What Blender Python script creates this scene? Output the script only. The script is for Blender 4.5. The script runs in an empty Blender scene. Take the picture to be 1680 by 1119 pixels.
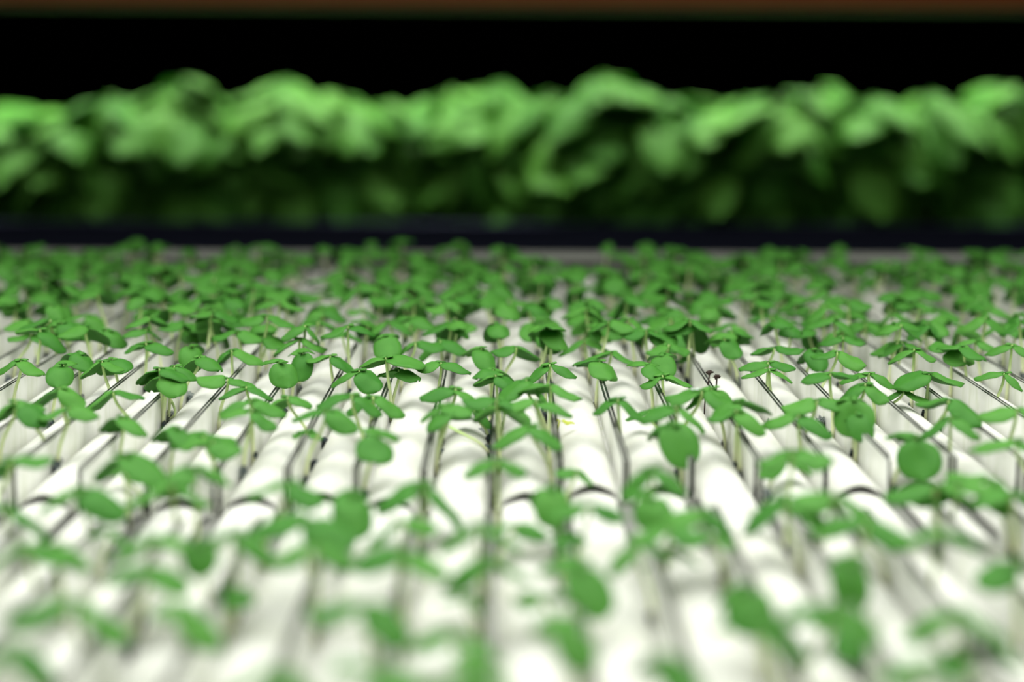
import bpy, math, random
from mathutils import Matrix, Vector, noise
C = bpy.context.scene.collection
R = random.Random(7)
# ------------------------------------------------------------------ camera
FPX, W, H = 2800.0, 1680, 1119
EYE = Vector((0, 0, 1.1145))
PITCH = math.atan((559.5-120)/FPX)
YAW = -math.atan(10/FPX)
ROLL = math.radians(0.27)
ROT = Matrix.Rotation(YAW, 4, 'Z') @ Matrix.Rotation(math.pi/2-PITCH, 4, 'X') @ Matrix.Rotation(ROLL, 4, 'Z')
cd = bpy.data.cameras.new('camera'); cam = bpy.data.objects.new('camera', cd); C.objects.link(cam)
cam.matrix_world = Matrix.Translation(EYE) @ ROT
cd.sensor_width = 36; cd.lens = 36*FPX/W; cd.clip_start = 0.01; cd.clip_end = 50
cd.dof.use_dof = True; cd.dof.focus_distance = 0.625; cd.dof.aperture_fstop = 5.0
cd.dof.aperture_blades = 0
bpy.context.scene.camera = cam
# ------------------------------------------------------------------ world, lights, exposure
w = bpy.data.worlds.new('world'); bpy.context.scene.world = w; w.use_nodes = True
w.node_tree.nodes['Background'].inputs[0].default_value = (0.7, 0.85, 1, 1)
w.node_tree.nodes['Background'].inputs[1].default_value = 0.004
def area(name, loc, sx, sy, e, col, rx=0, sp=140):
    l = bpy.data.lights.new(name, 'AREA'); l.shape = 'RECTANGLE'; l.size = sx; l.size_y = sy
    l.energy = e; l.color = col; l.spread = math.radians(sp)
    o = bpy.data.objects.new(name, l); o.location = loc; o.rotation_euler = (rx, 0, 0); C.objects.link(o)
area('tray_light', (0, 0.45, 1.36), 1.9, 0.72, 9.3, (1.0, 1.0, 0.94), 0, 160)
area('beam_fill', (0, 1.25, 2.1), 1.6, 0.3, 2.0, (1.0, 0.97, 0.9), math.radians(25), 180)  # added unseen fill that brightens the beam and trough fronts
area('shelf_light', (0, 2.14, 1.48), 3.2, 0.45, 22.0, (0.97, 1.0, 0.88), 0, 125)
vs = bpy.context.scene.view_settings
bpy.context.scene.display_settings.display_device = 'sRGB'
vs.view_transform = 'Standard'; vs.look = 'None'; vs.gamma = 1; vs.use_curve_mapping = False
vs.exposure = 0.0
bpy.context.scene.cycles.max_bounces = 8
bpy.context.scene.cycles.use_denoising = True

def ray(px, py):
    d = ROT.to_3x3() @ Vector(((px-W/2)/FPX, -(py-H/2)/FPX, -1)); return d
def at_z(px, py, z):
    d = ray(px, py); return EYE + d*((z-EYE.z)/d.z)
def at_y(px, py, y):
    d = ray(px, py); return EYE + d*(y/d.y)
IROT = ROT.to_3x3().inverted()
def project(p):
    q = IROT @ (Vector(p)-EYE); return W/2 + FPX*q.x/-q.z, H/2 - FPX*q.y/-q.z
# ------------------------------------------------------------------ materials
def lin(c): return tuple(((x/255)/12.92 if x/255 <= .04045 else ((x/255+.055)/1.055)**2.4) for x in c)+(1,)
def mat(name, col, rough=.5, spec=.5, build=None):
    m = bpy.data.materials.new(name); m.use_nodes = True
    b = m.node_tree.nodes['Principled BSDF']
    b.inputs['Base Color'].default_value = col if len(col) == 4 else lin(col)
    b.inputs['Roughness'].default_value = rough
    b.inputs['Specular IOR Level'].default_value = spec
    if build: build(m.node_tree, b)
    return m
def ramp(nt, a, b, p0=0., p1=1.):
    r = nt.nodes.new('ShaderNodeValToRGB'); e = r.color_ramp.elements
    e[0].position = p0; e[1].position = p1; e[0].color = a; e[1].color = b; return r
def leafy(dark, light, scale, trans):
    def f(nt, b):
        L = nt.links.new
        tc = nt.nodes.new('ShaderNodeTexCoord'); n = nt.nodes.new('ShaderNodeTexNoise')
        n.inputs['Scale'].default_value = scale; L(tc.outputs['Object'], n.inputs['Vector'])
        oi = nt.nodes.new('ShaderNodeObjectInfo')
        mx = nt.nodes.new('ShaderNodeMath'); mx.operation = 'MULTIPLY_ADD'
        L(oi.outputs['Random'], mx.inputs[0]); mx.inputs[1].default_value = .55
        m2 = nt.nodes.new('ShaderNodeMath'); m2.operation = 'MULTIPLY'; L(n.outputs['Fac'], m2.inputs[0]); m2.inputs[1].default_value = .5
        L(m2.outputs[0], mx.inputs[2])
        r = ramp(nt, dark, light); L(mx.outputs[0], r.inputs[0]); L(r.outputs[0], b.inputs['Base Color'])
        tr = nt.nodes.new('ShaderNodeBsdfTranslucent'); tr.inputs['Color'].default_value = trans[0]
        ms = nt.nodes.new('ShaderNodeMixShader'); ms.inputs[0].default_value = trans[1]
        L(b.outputs[0], ms.inputs[1]); L(tr.outputs[0], ms.inputs[2])
        L(ms.outputs[0], nt.nodes['Material Output'].inputs['Surface'])
        bp = nt.nodes.new('ShaderNodeBump'); bp.inputs['Strength'].default_value = .12; bp.inputs['Distance'].default_value = .3/scale
        L(n.outputs['Fac'], bp.inputs['Height']); L(bp.outputs[0], b.inputs['Normal'])
    return f
M = {}
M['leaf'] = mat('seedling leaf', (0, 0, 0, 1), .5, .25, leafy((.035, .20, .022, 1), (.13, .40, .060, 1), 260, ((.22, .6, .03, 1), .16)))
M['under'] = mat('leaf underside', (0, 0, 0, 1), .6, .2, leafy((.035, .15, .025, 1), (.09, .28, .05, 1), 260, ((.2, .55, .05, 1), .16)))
M['bigleaf'] = mat('basil leaf', (0, 0, 0, 1), .55, .2, leafy((.03, .19, .012, 1), (.16, .46, .06, 1), 30, ((.10, .6, .005, 1), .16)))
M['yellow'] = mat('yellowed leaf', (190, 200, 70), .6)
def stemf(nt, b):
    L = nt.links.new
    tc = nt.nodes.new('ShaderNodeTexCoord'); s = nt.nodes.new('ShaderNodeSeparateXYZ')
    L(tc.outputs['Generated'], s.inputs[0]); r = ramp(nt, (.86, .89, .58, 1), (.52, .76, .25, 1), .1, .95)
    L(s.outputs['Z'], r.inputs[0]); L(r.outputs[0], b.inputs['Base Color'])
    b.inputs['Subsurface Weight'].default_value = .25; b.inputs['Subsurface Radius'].default_value = (.001, .001, .0005)
    b.inputs['Subsurface Scale'].default_value = 1.0
M['stem'] = mat('sprout stem', (0, 0, 0, 1), .45, .4, stemf)
M['bigstem'] = mat('basil stem', (80, 120, 50), .5)
def foamf(nt, b):
    L = nt.links.new
    tc = nt.nodes.new('ShaderNodeTexCoord'); n = nt.nodes.new('ShaderNodeTexNoise'); n.inputs['Scale'].default_value = 45
    n.inputs['Detail'].default_value = 4
    L(tc.outputs['Object'], n.inputs['Vector']); r = ramp(nt, (.76, .78, .69, 1), (.83, .84, .79, 1), .3, .55)
    L(n.outputs['Fac'], r.inputs[0]); L(r.outputs[0], b.inputs['Base Color'])
M['foam'] = mat('white foam', (0, 0, 0, 1), .7, .2, foamf)
def wallf(nt, b):
    L = nt.links.new
    tc = nt.nodes.new('ShaderNodeTexCoord'); mp = nt.nodes.new('ShaderNodeMapping'); mp.inputs['Scale'].default_value = (1, 1, .3)
    n = nt.nodes.new('ShaderNodeTexNoise'); n.inputs['Scale'].default_value = 160; n.inputs['Detail'].default_value = 3
    L(tc.outputs['Object'], mp.inputs[0]); L(mp.outputs[0], n.inputs['Vector'])
    r = ramp(nt, (.70, .73, .62, 1), (.86, .87, .83, 1), .30, .52)
    L(n.outputs['Fac'], r.inputs[0]); L(r.outputs[0], b.inputs['Base Color'])
M['wall'] = mat('milky plastic', (0, 0, 0, 1), .3, .5, wallf)
def edgef(nt, b):
    L = nt.links.new
    tc = nt.nodes.new('ShaderNodeTexCoord'); n = nt.nodes.new('ShaderNodeTexNoise'); n.inputs['Scale'].default_value = 330
    n.inputs['Detail'].default_value = 5
    L(tc.outputs['Object'], n.inputs['Vector']); r = ramp(nt, (.018, .02, .022, 1), (.40, .40, .37, 1), .62, .72)
    L(n.outputs['Fac'], r.inputs[0]); L(r.outputs[0], b.inputs['Base Color'])
M['edge'] = mat('dark wall edge', (0, 0, 0, 1), .35, .5, edgef)
M['pale'] = mat('pale joint bead', (185, 187, 178), .4)
M['inner_shade'] = mat('maroon lining', (34, 14, 18), .7)  # shade inside the hollow strips, put into the inner face colour
def seedf(nt, b):
    L = nt.links.new
    tc = nt.nodes.new('ShaderNodeTexCoord'); n = nt.nodes.new('ShaderNodeTexNoise'); n.inputs['Scale'].default_value = 1500
    L(tc.outputs['Object'], n.inputs['Vector']); r = ramp(nt, (.006, .008, .012, 1), (.03, .09, .11, 1), .5, .7)
    L(n.outputs['Fac'], r.inputs[0]); L(r.outputs[0], b.inputs['Base Color'])
M['seed'] = mat('black seed', (0, 0, 0, 1), .35, .5, seedf)
def jellyf(nt, b):
    L = nt.links.new
    tc = nt.nodes.new('ShaderNodeTexCoord'); n = nt.nodes.new('ShaderNodeTexNoise'); n.inputs['Scale'].default_value = 2600
    L(tc.outputs['Object'], n.inputs['Vector']); r = ramp(nt, (.02, .04, .05, 1), (.36, .42, .40, 1), .42, .56)
    L(n.outputs['Fac'], r.inputs[0]); L(r.outputs[0], b.inputs['Base Color'])
    b.inputs['Alpha'].default_value = .55
M['jelly'] = mat('seed jelly', (0, 0, 0, 1), .3, .5, jellyf)
M['water'] = mat('water drop', (225, 240, 230), .05, .8)
M['brown'] = mat('dried husk', (52, 34, 26), .7)
M['red'] = mat('reddish husk', (120, 50, 30), .7)
M['navy'] = mat('navy plastic', (54, 58, 78), .9, .1)
M['grey'] = mat('grey plastic', (138, 140, 134), .6)
M['black'] = mat('black paint', (6, 6, 7), .8, .1)
M['beamgrey'] = mat('grey steel', (150, 155, 130), .6)
M['beambrown'] = mat('brown board', (225, 135, 70), .7)
M['soil'] = mat('dark substrate', (16, 18, 12), .9)
# ------------------------------------------------------------------ helpers
def mesh(name, v, f, mats, idx=None, smooth=True):
    me = bpy.data.meshes.new(name); me.from_pydata([tuple(a) for a in v], [], f)
    for m in mats: me.materials.append(M[m])
    if idx: me.polygons.foreach_set('material_index', idx)
    me.polygons.foreach_set('use_smooth', [smooth]*len(f)); me.update(); return me
def obj(name, me, parent=None, loc=None, mtx=None):
    o = bpy.data.objects.new(name, me); C.objects.link(o)
    if parent: o.parent = parent
    if loc is not None: o.location = loc
    if mtx is not None: o.matrix_basis = mtx
    return o
def tag(o, label, cat, group=None):
    o['label'] = label; o['category'] = cat
    if group: o['group'] = group
    return o
def thing(name, label, cat, loc=(0, 0, 0), group=None):
    o = bpy.data.objects.new(name, None); o.empty_display_size = .01; C.objects.link(o); o.location = loc
    return tag(o, label, cat, group)
def box(x0, x1, y0, y1, z0, z1):
    v = [(x0, y0, z0), (x1, y0, z0), (x1, y1, z0), (x0, y1, z0), (x0, y0, z1), (x1, y0, z1), (x1, y1, z1), (x0, y1, z1)]
    return v, [(0, 3, 2, 1), (4, 5, 6, 7), (0, 1, 5, 4), (1, 2, 6, 5), (2, 3, 7, 6), (3, 0, 4, 7)]
def boxm(name, mats, *b): v, f = box(*b); return mesh(name, v, f, [mats], None, False)
def tube(pts, rad, n=7, seal=True):
    v, f = [], []
    up = Vector((0.3, 1, 0.1)).normalized()
    for i, p in enumerate(pts):
        p = Vector(p); t = (Vector(pts[min(i+1, len(pts)-1)])-Vector(pts[max(i-1, 0)])).normalized()
        a = t.cross(up).normalized(); b = t.cross(a); r = rad[i] if hasattr(rad, '__len__') else rad
        for k in range(n):
            q = 2*math.pi*k/n; v.append(p+a*math.cos(q)*r+b*math.sin(q)*r)
    for i in range(len(pts)-1):
        for k in range(n):
            k2 = (k+1) % n; f.append((i*n+k, i*n+k2, (i+1)*n+k2, (i+1)*n+k))
    f.append(tuple(range(n-1, -1, -1))); f.append(tuple((len(pts)-1)*n+k for k in range(n)))
    return v, f
def bez(a, b, c, d, n=9):
    out = []
    for i in range(n):
        t = i/(n-1); s = 1-t
        out.append(a*s**3+b*3*s*s*t+c*3*s*t*t+d*t**3)
    return out
def blob(rx, ry, rz, bump, seed, nu=10, nv=7):
    v, f = [], []
    for j in range(nv+1):
        th = math.pi*j/nv
        for i in range(nu):
            ph = 2*math.pi*i/nu; d = Vector((math.sin(th)*math.cos(ph), math.sin(th)*math.sin(ph), math.cos(th)))
            s = 1+bump*noise.noise(d*2.2+Vector((seed*3.1, 0, 0))) if 0 < j < nv else 1
            v.append((d.x*rx*s, d.y*ry*s, d.z*rz*s))
    for j in range(nv):
        for i in range(nu):
            i2 = (i+1) % nu; f.append((j*nu+i, (j+1)*nu+i, (j+1)*nu+i2, j*nu+i2))
    return v, f
# leaf lying along +Y from its stalk at the origin, upper side +Z
def leaf(L, Wd, droop, cup, wave, notch, petiole, thick, nu=9, nv=8, tip=.62, seed=0, crease=0., pw=2.3):
    top, v, f = [], [], []
    for i in range(nu+1):
        u = (1-math.cos(math.pi*i/nu))/2
        for j in range(nv+1):
            s = -1+2*j/nv
            # outline : angle sweep from base to tip
            a = u
            c_ = 2*min(1, max(0, a))**tip-1
            hw = Wd/2*max(0., 1-abs(c_)**pw)**.5
            if i == 0: hw = .05*Wd
            if i == nu: hw = .06*Wd
            x = s*hw; y = petiole + L*a
            y -= notch*L*abs(s)**1.5*(1-a)**1.6          # lobes reach back beside the stalk
            y -= .05*L*abs(s)**2*a**2                     # rounded tip
            rr = a
            z = -droop*L*rr**1.8 - cup*Wd*(s*s)*(.35+.65*math.sin(math.pi*a)) - crease*Wd*math.exp(-(s/.22)**2)*.4
            z += wave*L*noise.noise(Vector((x/L*2.2, y/L*2.2, seed*5.3)))
            top.append(Vector((x, y, z)))
    nn = len(top); W1 = nv+1
    v = top+[p-Vector((0, 0, thick)) for p in top]; idx = []
    for i in range(nu):
        for j in range(nv):
            a = i*W1+j
            f.append((a, a+1, a+W1+1, a+W1)); idx.append(0)
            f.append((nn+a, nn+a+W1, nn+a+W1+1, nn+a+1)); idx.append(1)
    for i in range(nu):
        for j, fl in ((0, 0), (nv, 1)):
            a = i*W1+j; q = (a, a+W1, nn+a+W1, nn+a)
            f.append(q if not fl else q[::-1]); idx.append(0)
    for j in range(nv):
        a = nu*W1+j; f.append((a, a+1, nn+a+1, nn+a)); idx.append(0)
        f.append((j, nn+j, nn+j+1, j+1)); idx.append(0)
    if petiole > 0:   # little stalk back to the origin
        pv, pf = tube([(0, -.1*petiole, -thick*.6), (0, petiole*.5, -thick*.4), (0, petiole*1.25, -thick*.8)], [.045*Wd, .04*Wd, .03*Wd], 5)
        o = len(v); v += pv
        for q in pf: f.append(tuple(o+k for k in q)); idx.append(1)
    return v, f, idx
def leaf_mesh(name, mats, **k):
    v, f, idx = leaf(**k); return mesh(name, v, f, mats, idx)
# ------------------------------------------------------------------ setting
P = .020; RAIL = 1.0; FLOORZ = RAIL-.0125; SEAM = FLOORZ+.001
X0 = (-.19+.5)*P                 # centre line of the middle channel
o = obj('floor', boxm('floor', 'black', -5, 5, -2, 6, -.1, 0)); o['kind'] = 'structure'
o = obj('wall_back', boxm('wall_back', 'black', -5, 5, 5.9, 6, 0, 3)); o['kind'] = 'structure'
# tray that carries the channels
YB = 1.045; zl = at_y(840, 414.5, YB).z
tr = thing('grow_tray', 'long grey tray carrying the white channels, its pale rear lip against the dark gap', 'tray', (0, .6, RAIL-.03))
def tp(name, mname, *b):
    v, f = box(*b); v = [(x, y-.6, z-(RAIL-.03)) for x, y, z in v]; return obj(name, mesh(name, v, f, [mname], None, False), tr)
tp('tray_base', 'grey', -.62, .62, .12, YB+.02, RAIL-.03, FLOORZ-.0012)
tp('rear_lip', 'grey', -.62, .62, YB, YB+.012, FLOORZ-.0012, zl)
tp('lip_flange', 'grey', -.62, .62, YB-.006, YB, zl-.004, zl)
for x in (-.6, .6):
    tp('side_wall', 'grey', x-.008, x+.008, .12, YB, FLOORZ-.0012, RAIL+.004)
    for y in (.16, 1.0): tp('leg', 'grey', x-.02, x+.02, y-.02, y+.02, 0, RAIL-.03)
# ------------------------------------------------------------------ channels and foam strips
ORD = ['zeroth', 'first', 'second', 'third', 'fourth', 'fifth', 'sixth', 'seventh', 'eighth', 'ninth', 'tenth', 'eleventh', 'twelfth', 'thirteenth', 'fourteenth', 'fifteenth', 'sixteenth', 'seventeenth', 'eighteenth', 'nineteenth', 'twentieth']
def place_words(k):
    return 'the middle channel' if k == 0 else 'the %s channel %s of middle' % (ORD[abs(k)], 'left' if k < 0 else 'right')
def split(k):      # depth where the far pieces end, nearer on the left
    r = random.Random(k*17+3); return .494+.0017*k+r.uniform(-.006, .006)
def wall_part(ch, side, y0, y1, name='side_wall'):
    o_ = .00975; t = .0008; z0 = 0; z1 = RAIL-FLOORZ
    xs = (o_-t, o_) if side > 0 else (-o_, -o_+t)
    v, f = box(xs[0], xs[1], y0, y1, z0, z1)
    o = obj(name, mesh(name, v, f, ['wall', 'edge'], [0, 1, 1, 0, 0, 0], False), ch); return o
def channel(k, y0, y1, where):
    ch = thing('grow_channel', 'milky white channel with dark-edged walls, %s, %s half of tray' % (place_words(k)[4:], where), 'channel', (X0+k*P, 0, FLOORZ), 'channels in the %s half of the tray' % where)
    v, f = box(-.00975, .00975, y0, y1, -.001, 0)
    obj('channel_floor', mesh('channel_floor', v, f, ['wall'], None, False), ch)
    wall_part(ch, -1, y0, y1); wall_part(ch, 1, y0, y1)
    v, f = box(-.01025, -.00975, y0+.0004, y1, .004, RAIL-FLOORZ-.0003)
    obj('joint_bead', mesh('joint_bead', v, f, ['pale'], None, False), ch)
    return ch
def foam_mesh(y0, y1, b, a, seed, t=.0004):
    r = random.Random(seed); N = max(8, int((y1-y0)/.0035)); n = 14
    v, f, idx = [], [], []; ph = r.uniform(0, 9); Lh = .031+r.uniform(-.003, .003)
    for i in range(N+1):
        y = y0+(y1-y0)*i/N
        s = abs(math.sin(math.pi*(y/Lh)+ph+.5*noise.noise(Vector((y*30, seed, 0)))))**.6
        k = .962+.038*s + .03*noise.noise(Vector((y*40, seed*2.2, 5)))
        for j in range(n+1):
            q = math.pi*j/n
            e = 1-.12*math.sin(q*2)**2
            v.append((-a*math.cos(q), y, b*k*math.sin(q)**.85*e+.0002 if 0 < j < n else .0002))
        for j in range(n+1):
            q = math.pi*j/n
            v.append((-(a-t)*math.cos(q), y, (b-t)*k*math.sin(q)**.85*(1-.12*math.sin(q*2)**2)+.0001 if 0 < j < n else .0001))
    S = 2*(n+1)
    for i in range(N):
        for j in range(n):
            p = i*S+j; f.append((p, p+S, p+S+1, p+1)[::-1]); idx.append(0)
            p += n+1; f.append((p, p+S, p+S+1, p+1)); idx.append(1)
    for i0 in (0, N):
        for j in range(n):
            p = i0*S+j; f.append((p, p+1, p+n+2, p+n+1)); idx.append(0)
    return mesh('foam_strip', v, f, ['foam', 'inner_shade'], idx)
def in_view(x, y0, y1, z, m=60):
    for i in range(25):
        y = y0+(y1-y0)*i/24
        if y > .15:
            q = project((x, y, z))
            if -m < q[0] < W+m and q[1] < H+200: return True
    return False
NEAR0 = .205
FARC = [k for k in range(-18, 19) if in_view(X0+k*P, .49, 1.03, RAIL)]
NEARC = [k for k in range(-12, 13) if in_view(X0+k*P, NEAR0, .49, RAIL, 330)]
NOGAP = {-1, 4, 3, -6, 7}
for k in FARC:
    ye = split(k); channel(k, ye, 1.035, 'far')
    if k in NOGAP: continue
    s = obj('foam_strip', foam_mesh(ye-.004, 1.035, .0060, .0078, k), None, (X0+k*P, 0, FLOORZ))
    tag(s, 'white domed foam strip lying in %s, far half' % place_words(k), 'foam strip', 'foam strips in the far half')
for k in NEARC:
    ye = split(k)
    channel(k, NEAR0, ye-.056, 'near')
    v, f = box(-.00985, .00985, ye-.056, ye, -.001, 0)
    if k in NOGAP:
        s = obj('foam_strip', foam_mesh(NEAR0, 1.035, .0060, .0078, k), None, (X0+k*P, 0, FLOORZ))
        tag(s, 'unbroken white foam strip running full length of %s' % place_words(k), 'foam strip', 'full length foam strips')
    else:
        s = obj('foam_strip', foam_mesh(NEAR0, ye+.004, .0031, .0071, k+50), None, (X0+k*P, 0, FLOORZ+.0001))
        tag(s, 'low white foam strip lying in %s, near half' % place_words(k), 'foam strip', 'foam strips in the near half')
for k in NOGAP:
    if k in FARC and k not in NEARC:
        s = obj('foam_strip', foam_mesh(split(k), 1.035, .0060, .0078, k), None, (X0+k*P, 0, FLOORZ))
        tag(s, 'white domed foam strip lying in %s, far half' % place_words(k), 'foam strip', 'foam strips in the far half')
# ------------------------------------------------------------------ seedlings
LV = []
for i in range(8):
    r = random.Random(100+i)
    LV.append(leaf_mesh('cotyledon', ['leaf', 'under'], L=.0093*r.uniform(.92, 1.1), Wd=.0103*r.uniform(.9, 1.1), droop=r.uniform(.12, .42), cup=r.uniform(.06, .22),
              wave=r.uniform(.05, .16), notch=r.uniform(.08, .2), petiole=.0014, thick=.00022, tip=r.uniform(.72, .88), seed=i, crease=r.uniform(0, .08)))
BUD = []
for i in range(4):
    r = random.Random(200+i); v, f, idx = [], [], []
    for s in range(2):
        a, b, c = leaf(L=.0024*r.uniform(.8, 1.3), Wd=.0024, droop=.5, cup=.25, wave=.15, notch=.0, petiole=.0001, thick=.0003, nu=6, nv=4, tip=.9, seed=i*3+s)
        m = Matrix.Rotation(s*math.pi+r.uniform(-.4, .4), 4, 'Z') @ Matrix.Rotation(r.uniform(.1, .7), 4, 'X')
        o_ = len(v); v += [m @ Vector(p) for p in a]; f += [tuple(o_+q for q in g) for g in b]; idx += c
    BUD.append(mesh('leaf_bud', v, f, ['leaf', 'under'], idx))
SEED = []; JEL = []
for i in range(4):
    v, f = blob(.0009, .0012, .0016, .5, i); SEED.append(mesh('seed_coat', v, f, ['seed']))
    v, f = blob(.0012, .0020, .0021, .9, i+9); JEL.append(mesh('seed_jelly', v, f, ['jelly']))
def slots():
    for k in range(-18, 19):
        for s in (-1, 1): yield k, s, X0+k*P+s*.00822
SL = list(slots())
def leaf_matrix(az, pitch, roll, sc):
    # az: direction the leaf points, measured from +X (right); pitch up
    return Matrix.Rotation(az-math.pi/2, 4, 'Z') @ Matrix.Rotation(pitch, 4, 'X') @ Matrix.Rotation(roll, 4, 'Y') @ Matrix.Scale(sc, 4)
def plan(px, py, az, sc=1., h=None, tilt=0., note=None, slot=None, rnd=None):
    """a seedling whose crown shows at (px,py); its base stands in the nearest seed slot"""
    r = rnd or random.Random(int(px*131+py*17))
    if h is None: h = .0205*(.85+.3*r.random())*(1 if sc > .8 else .6)
    c = at_z(px, py, SEAM+h)
    k, s, x = min(SL, key=lambda t: abs(t[2]-c.x))
    return dict(k=k, s=s, base=Vector((x, c.y+r.uniform(-.0015, .0015), SEAM-.0006)), crown=c, az=math.radians(-az), sc=sc, tilt=tilt, note=note, r=r)
def stem_pts(d):
    b, c = d['base'], d['crown']; h = c.z-b.z; r = d['r']
    return bez(Vector((0, 0, 0)), Vector((0, r.uniform(-.001, .001), h*.62)), Vector((c.x-b.x, c.y-b.y, 0))+Vector((0, 0, h*.62)), c-b, 10)
def leaves_of(d):
    r = d['r']; out = []
    for i in range(2):
        az = d['az']+i*math.pi+r.uniform(-.28, .28)
        out.append((r.randrange(len(LV)), leaf_matrix(az, r.uniform(-.40, .14)-(d['tilt'] if i == 0 else -.3*d['tilt']), r.uniform(-.25, .25), d['sc']*r.uniform(.9, 1.12))))
    return out
def build(d, label):
    t = thing('basil_seedling', label, 'seedling', d['base'], 'basil seedlings in the tray slots')
    r = d['r']; pts = stem_pts(d); n = len(pts); rr = .0006*d['sc']**.5
    v, f = tube(pts, [rr*(1.1-.3*i/n) for i in range(n)], 7)
    obj('stem', mesh('stem', v, f, ['stem']), t)
    cr = d['crown']-d['base']
    for vi, m in leaves_of(d):
        obj('cotyledon', LV[vi], t, None, Matrix.Translation(cr) @ m)
    obj('leaf_bud', r.choice(BUD), t, None, Matrix.Translation(cr+Vector((0, 0, .0002))) @ Matrix.Rotation(d['az']+1.57+r.uniform(-.3, .3), 4, 'Z'))
    if r.random() < .75:
        obj('seed_coat', r.choice(SEED), t, None, Matrix.Translation((d['s']*-.0004, r.uniform(-.002, .002), r.uniform(.001, .004))) @ Matrix.Rotation(r.uniform(-.5, .5), 4, 'X'))
        if r.random() < .4:
            obj('seed_jelly', r.choice(JEL), t, None, Matrix.Translation((0, r.uniform(-.003, .003), .003)))
    if d['note'] and 'drops' in d['note']:
        for i in range(6):
            v, f = blob(.0005, .0005, .0004, 0, i, 8, 5)
            obj('water_drop', mesh('water_drop', v, f, ['water']), t, cr+Vector((r.uniform(-.0045, -.0008), r.uniform(-.0025, -.0005), .0006)))
    return t
S = []
D = [ # crown x, y, direction of the pair (0 = across the picture), size, extra
 (52,548,0),(35,590,20),(103,597,75,1,.5),(130,578,60),(168,592,15),(186,588,60),(186,643,10),(98,636,15),(114,668,8),
 (26,658,5),(42,662,40),(203,683,25),(262,604,10),(274,615,55,1,.3),(286,600,-15),(240,562,20),(315,566,80,1,.4),(328,585,30),
 (380,574,12),(374,621,10),(404,634,0,.9),(411,655,5),(413,672,20,1.05,.3),(288,700,60,.9),(335,715,0),(350,722,25),(18,752,10,1.05),
 (203,745,5,1.1),(320,765,-30,1.1),(283,795,0,1.1),(135,800,15,1.1),(12,830,0,1.1),(200,772,0,.6),
 (459,593,65,1.05,.5),(472,651,12,.85),(542,583,8),(562,546,-40),(491,555,0),(440,550,60),(495,578,90,1,.9),(590,607,20,1.1,.3),
 (634,586,15,1.1),(655,606,40,.9),(612,650,0,1.15),(577,647,-10,1.1),(535,672,5,1.05),(503,708,20,.5),(618,712,90,1.15,.9),
 (723,558,20,1.1),(724,594,12,1.0),(748,636,0,1.1),(730,664,35),(738,668,-35,1.05,.3),(778,673,0,.8),(808,605,-50,.9,.6),
 (640,526,0),(632,550,70,1,.5),(745,530,0),(791,570,65,1,.3),(682,562,10),(475,790,10,1.05),(578,808,80,1.1,.8),(697,793,5,1.35,.4),(815,755,0,.9),
 (847,569,-15),(814,615,20,.9,.5),(902,597,10,1.05),(862,622,-35,1.05,.3),(904,632,25,1.05),(815,655,0,1.05),(828,662,25),(880,657,0,1.05),
 (872,697,15,1.1),(985,591,60,1.05,.6),(1003,577,10,1.05),(1065,598,60,1.05,.5),(1087,615,5,.95),(1085,580,90,1,.8),(1097,565,0),(1060,541,0),
 (960,558,0),(1014,654,8),(1063,674,0,.7),(1152,640,0,1.15),(1168,636,25),(1110,665,0,1.1),(1105,694,45,1.1,.8),(1212,656,-15,1.05),(1208,672,20,.9,.4),
 (1070,767,0,1.05),(903,798,70,1.05,.6),(945,772,0,.6),(1060,812,65,1,.5),(1150,836,-10),(1131,585,0,.5),(965,830,0,.9),(1190,555,60,1,.6),
 (1260,594,2,.95),(1262,606,12,.9),(1270,570,10),(1335,572,80,1.05,.6),(1374,577,8),(1362,612,0),(1425,612,0,1.05),(1420,629,20,.95,.2),
 (1400,652,88,1.25,1.0),(1406,676,80,.95,.5),(1524,612,0,1.1),(1482,642,10,.8),(1562,573,70,1.05,.5),(1582,568,60,1,.5),(1600,558,10,.9),
 (1500,572,25),(1480,560,0),(1465,562,-25),(1383,540,0,1.1),(1384,553,20,.9),(1420,530,0,1.1),(1648,612,20,.95,.3),(1660,565,10),(1668,671,0,1.1),
 (1557,655,25,1.05,.3),(1560,684,10),(1504,716,82,1.2,.9),(1667,722,0,1.1),(1340,656,5),(1310,680,5),(1300,740,15),(1288,752,0,.8),
 (1285,812,0,1.2),(1370,815,0),(1535,796,0,1.1),(1572,793,10,1.1),(1625,785,60,1.1,.6),(1660,806,0,1.1),(1410,850,20),
 (250,878,0),(328,886,70,.9,.4),(386,871,0,1.1),(500,853,10,1.2),(518,893,-10),(46,893,0,1.1),(93,893,20),(125,985,-10,1.3,.3),(243,932,0,.9),
 (20,1060,0),(307,1003,40,.9,.4),(453,1098,0),(600,993,10,1.1,.5),(378,964,60,.7),(659,855,0,.9),(659,908,10,.9),(785,862,0),(844,862,10,.8),(798,915,0),
 (949,928,50,1.1,.5),(742,1037,0,.8),(890,977,0,.7),(936,1027,50,1,.5),(785,1093,80,1,.4),(920,875,70,.8),(1045,892,0,.9),(620,1100,60,1,.4),(765,977,0,.6),
 (1098,866,20),(1101,900,10,.7),(1223,960,70,1,.5),(1251,1010,40),(1294,830,0,.8),(1423,856,15),(1394,918,80,1.1,.8),(1366,993,0,1.1),(1541,868,-10),
 (1566,1000,10,1.1,.3),(1666,921,0),(1091,1075,60,.9,.4),(1509,1085,0,.9),(1394,1030,80,.8,.4),(1170,880,0,.7),(1610,1060,0,.8),(180,870,10,.7),(700,1120,0,.9)]
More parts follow.
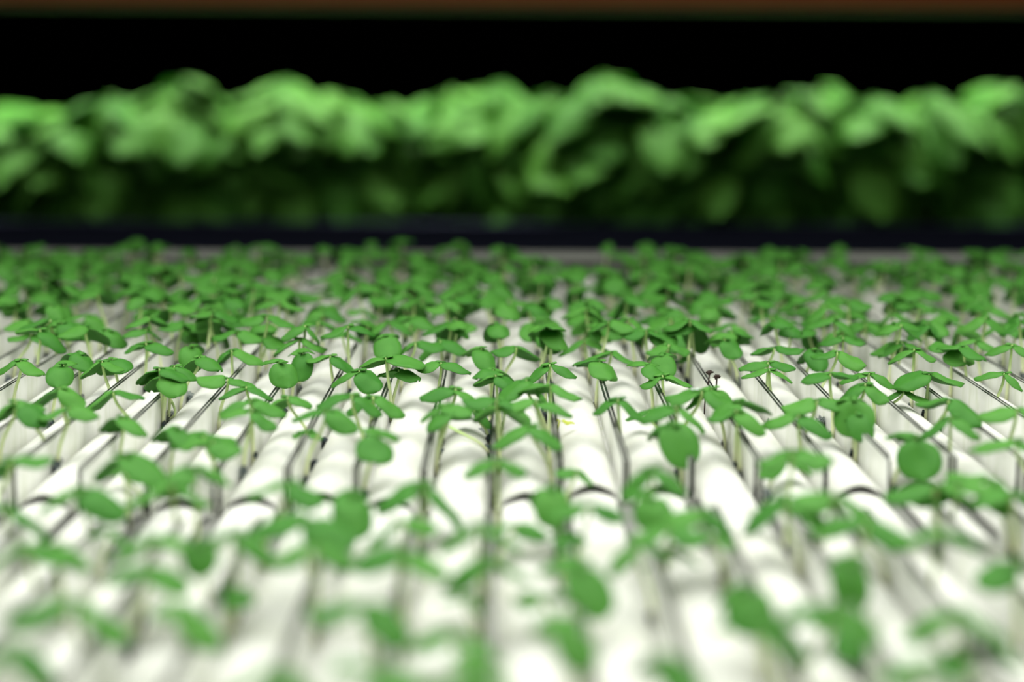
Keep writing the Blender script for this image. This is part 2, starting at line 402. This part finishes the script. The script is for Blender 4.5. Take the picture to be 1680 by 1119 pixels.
NOTES = {(1400,652): 'broad dark leaf facing camera', (459,593): 'curved stem', (618,712): 'leaf underside showing', (1524,612): 'thin flat leaves on bowed stem',
 (1105,694): 'hanging lower leaf', (1504,716): 'dark cupped leaf', (697,793): 'arching bright leaf', (1152,640): 'wide leaves holding water drops', (380,574): 'tall twin-leaved',
 (374,621): 'dark left leaf', (1260,594): 'tall straight stem', (503,708): 'tiny', (1131,585): 'tiny', (634,586): 'curly-topped'}
for e in D:
    e = list(e)+[1., 0.][len(e)-3:] if len(e) < 5 else list(e)
    if (e[0], e[1]) not in ((1400, 652), (1504, 716)): e[4] *= .55
    S.append(plan(e[0], e[1], e[2], e[3], tilt=e[4], note=NOTES.get((e[0], e[1]))))
rf = random.Random(11); far = []
for k, s, x in SL:
    y = .66+rf.uniform(0, .02)
    while y < 1.03:
        h = .021*rf.uniform(.75, 1.3)
        c = Vector((x+rf.uniform(-.005, .005), y+rf.uniform(-.002, .002), SEAM+h))
        q = project(c)
        if -30 < q[0] < W+30 and q[1] < 545 and rf.random() < (.55 if q[1] < 450 else (.66 if q[1] < 500 else .45)) and noise.noise(Vector((x*14, y*9, 3))) > -.25:
            far.append(dict(k=k, s=s, base=Vector((x, y, SEAM-.0006)), crown=c, az=rf.uniform(0, math.pi), sc=rf.uniform(.85, 1.15), tilt=rf.choice((0, 0, .3, .6)), note=None, r=random.Random(rf.random())))
        y += rf.uniform(.011, .021)
far.sort(key=lambda d: d['base'].y)
nfar = 300-len(S)
S += far[:nfar]; rest = far[nfar:]
byslot = {}
for d in S: byslot.setdefault((d['k'], d['s']), []).append(d)
for key, l in byslot.items():
    l.sort(key=lambda d: d['base'].y)
    for i, d in enumerate(l):
        size = 'small' if d['sc'] < .82 else ('large' if d['sc'] > 1.12 else ('tall' if d['crown'].z-d['base'].z > .0225 else 'green'))
        words = (d['note']+' sprout') if d['note'] else size+' basil sprout'
        lb = '%s, %s from front, %s slot of %s' % (words, ORD[i+1], 'left' if key[1] < 0 else 'right', place_words(key[0])[4:])
        if len(lb.replace('-', ' ').split()) > 15: lb = lb.replace(words, 'basil sprout')
        build(d, lb)
print('SEEDLINGS', len(S), 'rest', len(rest))
# everything beyond the 300: one mass
V, F, I = [], [], []
import array
lvdat = [([v.co.copy() for v in m.vertices], [tuple(p.vertices) for p in m.polygons], [p.material_index for p in m.polygons]) for m in LV]
for d in rest:
    pts = stem_pts(d); v, f = tube([p+d['base'] for p in pts[::3]], .0005, 5); o_ = len(V); V += v; F += [tuple(o_+q for q in g) for g in f]; I += [2]*len(f)
    for vi, m in leaves_of(d):
        mm = Matrix.Translation(d['crown']) @ m; a, b, c = lvdat[vi]; o_ = len(V)
        V += [mm @ p for p in a]; F += [tuple(o_+q for q in g) for g in b]; I += c
if rest:
    o = obj('seedling_mass', mesh('seedling_mass', V, F, ['leaf', 'under', 'stem'], I)); o['kind'] = 'stuff'
    tag(o, 'dense blurred mass of basil sprouts at the rear end of the tray', 'seedlings')
# ------------------------------------------------------------------ loose seeds and husks
def loose(px, py, name, meshd, label, cat, z=None, sc=1., group=None):
    z = SEAM+.001 if z is None else z
    p = at_z(px, py, z); k, s, x = min(SL, key=lambda t: abs(t[2]-p.x)); p.x = x-s*.0003
    o = obj(name, meshd, None, p); o.scale = (sc,)*3; o.rotation_euler = (R.uniform(-.5, .5), 0, R.uniform(0, 3))
    wd = place_words(k)[4:]
    return tag(o, label % ('left' if s < 0 else 'right', wd), cat, group)
cnt = {}
for px, py, j in [(1168,676,0),(1228,721,0),(1352,697,1),(1059,728,0),(459,679,0),(520,764,0),(537,727,0),(91,699,1),(109,776,1),(8,672,0),(12,628,1),(309,657,1),
              (897,686,0),(1267,694,1),(797,716,1),(1080,690,0),(1448,668,1),(825,738,0),(722,745,0),(797,740,0),(1540,706,0),(270,690,1),(365,684,1),(560,690,0),(985,640,0),(1180,690,0),(1100,655,0),(1330,612,0)]:
    p = at_z(px, py, SEAM+.001); k, s, x = min(SL, key=lambda t: abs(t[2]-p.x)); n = cnt[(k, s)] = cnt.get((k, s), 0)+1
    extra = '' if n == 1 else ('further ' if n == 2 else 'third ')
    o = loose(px, py, 'loose_seed', R.choice(SEED), extra+'black seed stuck in the %s slot of %s', 'seed', sc=1.35, group='loose seeds in the slots')
    if j:
        q = obj('seed_jelly', R.choice(JEL), o, (0.0002, .0008, .0004)); q['label'] = 'grey speckled jelly'
for i, (px, py, hh, mn) in enumerate([(1164,611,.016,'brown'),(1176,618,.015,'brown'),(1180,647,.012,'red'),(1209,708,.008,'red')]):
    p = at_z(px, py, SEAM+hh); k, s, x = min(SL, key=lambda t: abs(t[2]-p.x)); b = Vector((x, p.y, SEAM))
    names = ['dark brown withered sprout with hooked head, left of a close pair above a rail', 'dark brown withered sprout with flat head, right of a close pair', 'rust red shrivelled sprout rising behind two broad leaves', 'rust red husk on a short stub below a four-leaved seedling']
    t = thing('withered_sprout', names[i], 'withered sprout', b)
    v, f = tube(bez(Vector((0, 0, 0)), Vector((0, 0, hh*.6)), Vector((p.x-b.x, 0, hh*.7)), p-b, 8), .0003, 6); obj('stem', mesh('stem', v, f, ['brown' if mn == 'brown' else 'red']), t)
    v, f = blob(.0013, .0008, .0008, .8, i); obj('husk', mesh('husk', v, f, [mn]), t, p-b)
# small yellow leaf and amber seed coat
p = at_z(918, 690, SEAM+.008); v, f, idx = leaf(L=.0045, Wd=.003, droop=.1, cup=.1, wave=.2, notch=0, petiole=.001, thick=.0002, seed=3)
k, s, x = min(SL, key=lambda t: abs(t[2]-p.x))
t = thing('yellow_sprout', 'tiny yellowing sprout lying over a rail just right of centre', 'sprout', Vector((x, p.y, SEAM)))
for i in range(2): obj('leaflet', mesh('leaflet', v, f, ['yellow', 'yellow'], idx), t, None, Matrix.Translation((p.x-x, 0, .008)) @ leaf_matrix(-.3+i*2.6, 0, 0, 1))
v, f = tube([(0, 0, 0), (0, 0, .005), (p.x-x, 0, .008)], .0003, 6); obj('stem', mesh('stem', v, f, ['yellow']), t)
# pale stems that fell across the foam
def fallen(a, b, c, label):
    p = [at_z(a[0], a[1], SEAM+.001), at_z(b[0], b[1], RAIL-.006), at_z(c[0], c[1], RAIL-.002)]
    k, s, x = min(SL, key=lambda t: abs(t[2]-p[0].x)); p[0].x = x
    o = p[0].copy(); q = [u-o for u in p]
    v, f = tube(bez(q[0], q[1]*.6+Vector((0, 0, .002)), q[1], q[2], 12), .00048, 7)
    ob = obj('fallen_stem', mesh('fallen_stem', v, f, ['stem']), None, o); tag(ob, label, 'stem')
fallen((802, 742), (775, 722), (737, 700), 'pale bent stem lying across foam strip left of the central rail')
fallen((312, 690), (296, 684), (272, 640), 'pale curved stem leaning down onto foam under a leafy cluster at left')
# ------------------------------------------------------------------ background shelf with grown basil
YP = 2.0
zt = at_y(840, 372, YP-.09).z
tro = thing('planting_trough', 'dark navy trough holding grown basil behind the seedling tray', 'trough', (0, YP, zt-.1))
def trp(name, m, *b):
    v, f = box(*b); v = [(x, y-YP, z-(zt-.1)) for x, y, z in v]; return obj(name, mesh(name, v, f, [m], None, False), tro)
trp('front_panel', 'navy', -1.1, 1.1, YP-.10, YP-.09, zt-.1, zt)
trp('rear_panel', 'navy', -1.1, 1.1, YP+.33, YP+.34, zt-.1, zt)
trp('trough_rim', 'navy', -1.1, 1.1, YP-.104, YP-.086, zt, zt+.004)
trp('substrate', 'soil', -1.1, 1.1, YP-.09, YP+.33, zt-.1, zt-.01)
for x in (-1.0, 1.0):
    for y in (YP-.06, YP+.3): trp('leg', 'navy', x-.02, x+.02, y-.02, y+.02, 0, zt-.1)
BL = []
for i in range(6):
    r = random.Random(300+i)
    BL.append(leaf_mesh('leaf', ['bigleaf', 'bigleaf'], L=.072*r.uniform(.9, 1.15), Wd=.056*r.uniform(.9, 1.15), droop=r.uniform(.2, .5), cup=r.uniform(.1, .26), wave=.12, notch=.05,
              petiole=.008, thick=.0006, nu=10, nv=8, tip=.72, seed=i, crease=.12))
def basil(cx, ty, depth, wpx, label, i):
    r = random.Random(500+i)
    top = at_y(cx, ty, depth); base = Vector((top.x, depth, zt-.011)); Hh = top.z-base.z-.006
    rad = wpx/FPX*depth
    t = thing('basil_plant', label, 'basil plant', base, 'grown basil on the rear shelf')
    v, f = tube(bez(Vector((0, 0, 0)), Vector((.01, 0, Hh*.3)), Vector((-.01, 0, Hh*.6)), Vector((0, 0, Hh*.9)), 8), [.004]*4+[.003]*4, 7); obj('stem', mesh('stem', v, f, ['bigstem']), t)
    n = 46
    for j in range(n):
        u = (j+.5)/n                                  # 0 = top
        el = math.pi/2*(1-u**.6)*1.0; az = j*2.39996+r.uniform(-.5, .5)
        lvl = 1-.75*u**1.6+r.uniform(-.04, .04)
        rr = rad*(.10+.75*math.sin(min(1, u*2.2)*math.pi/2))*r.uniform(.65, 1.05)
        z = Hh*(.97*lvl) - .012
        pos = Vector((math.cos(az)*rr*.75, math.sin(az)*rr*.75, max(.02, z)))
        m = Matrix.Translation(pos) @ leaf_matrix(az+r.uniform(-.5, .5), r.uniform(-.75, .15)-.5*u, r.uniform(-.5, .5), r.uniform(.65, 1.1)*(.75 if u < .1 else 1))
        obj('leaf', r.choice(BL), t, None, m)
PL = [(35,150,60),(110,140,60),(185,106,75),(298,90,95),(380,150,50),(466,93,90),(560,112,75),(640,128,60),(735,108,90),(821,96,85),(905,112,70),(993,82,60),(1075,115,80),(1150,138,60),(1225,122,65),(1281,114,70),(1345,100,75),(1430,122,65),(1522,112,90),(1590,128,60),(1655,94,80)]
for i, (x, y, wd) in enumerate(PL):
    basil(x, y+12+max(0, (300-x)*.05), YP+R.uniform(-.03, .05), wd, '%s basil plant, %s from left along the front row behind' % ('tall grown' if y < 100 else ('low grown' if y > 125 else 'grown leafy'), ORD[i+1] if i < 20 else 'twenty-first'), i)
for i in range(13):
    x = -60+i*140+R.uniform(-30, 30); y = R.uniform(138, 156)
    basil(x, y, YP+.2+R.uniform(-.03, .03), 95, 'grown basil plant, %s from left in the hidden back row' % ORD[i+1], 60+i)
# beam of the shelf above
YBm = 1.86
zb = at_y(840, 17, YBm).z; zb2 = at_y(840, 8, YBm).z
bm = thing('shelf_beam', 'brown shelf beam with grey lower edge crossing the very top', 'beam', (0, YBm, zb))
v, f = box(-1.1, 1.1, 0, .03, 0, zb2-zb); obj('lower_edge', mesh('lower_edge', v, f, ['beamgrey'], None, False), bm)
v, f = box(-1.1, 1.1, -.002, .03, zb2-zb, .06); obj('board', mesh('board', v, f, ['beambrown'], None, False), bm)
for x in (-1.08, 1.08):
    v, f = box(x-.02, x+.02, 0, .03, -zb, 0); obj('post', mesh('post', v, f, ['beamgrey'], None, False), bm)
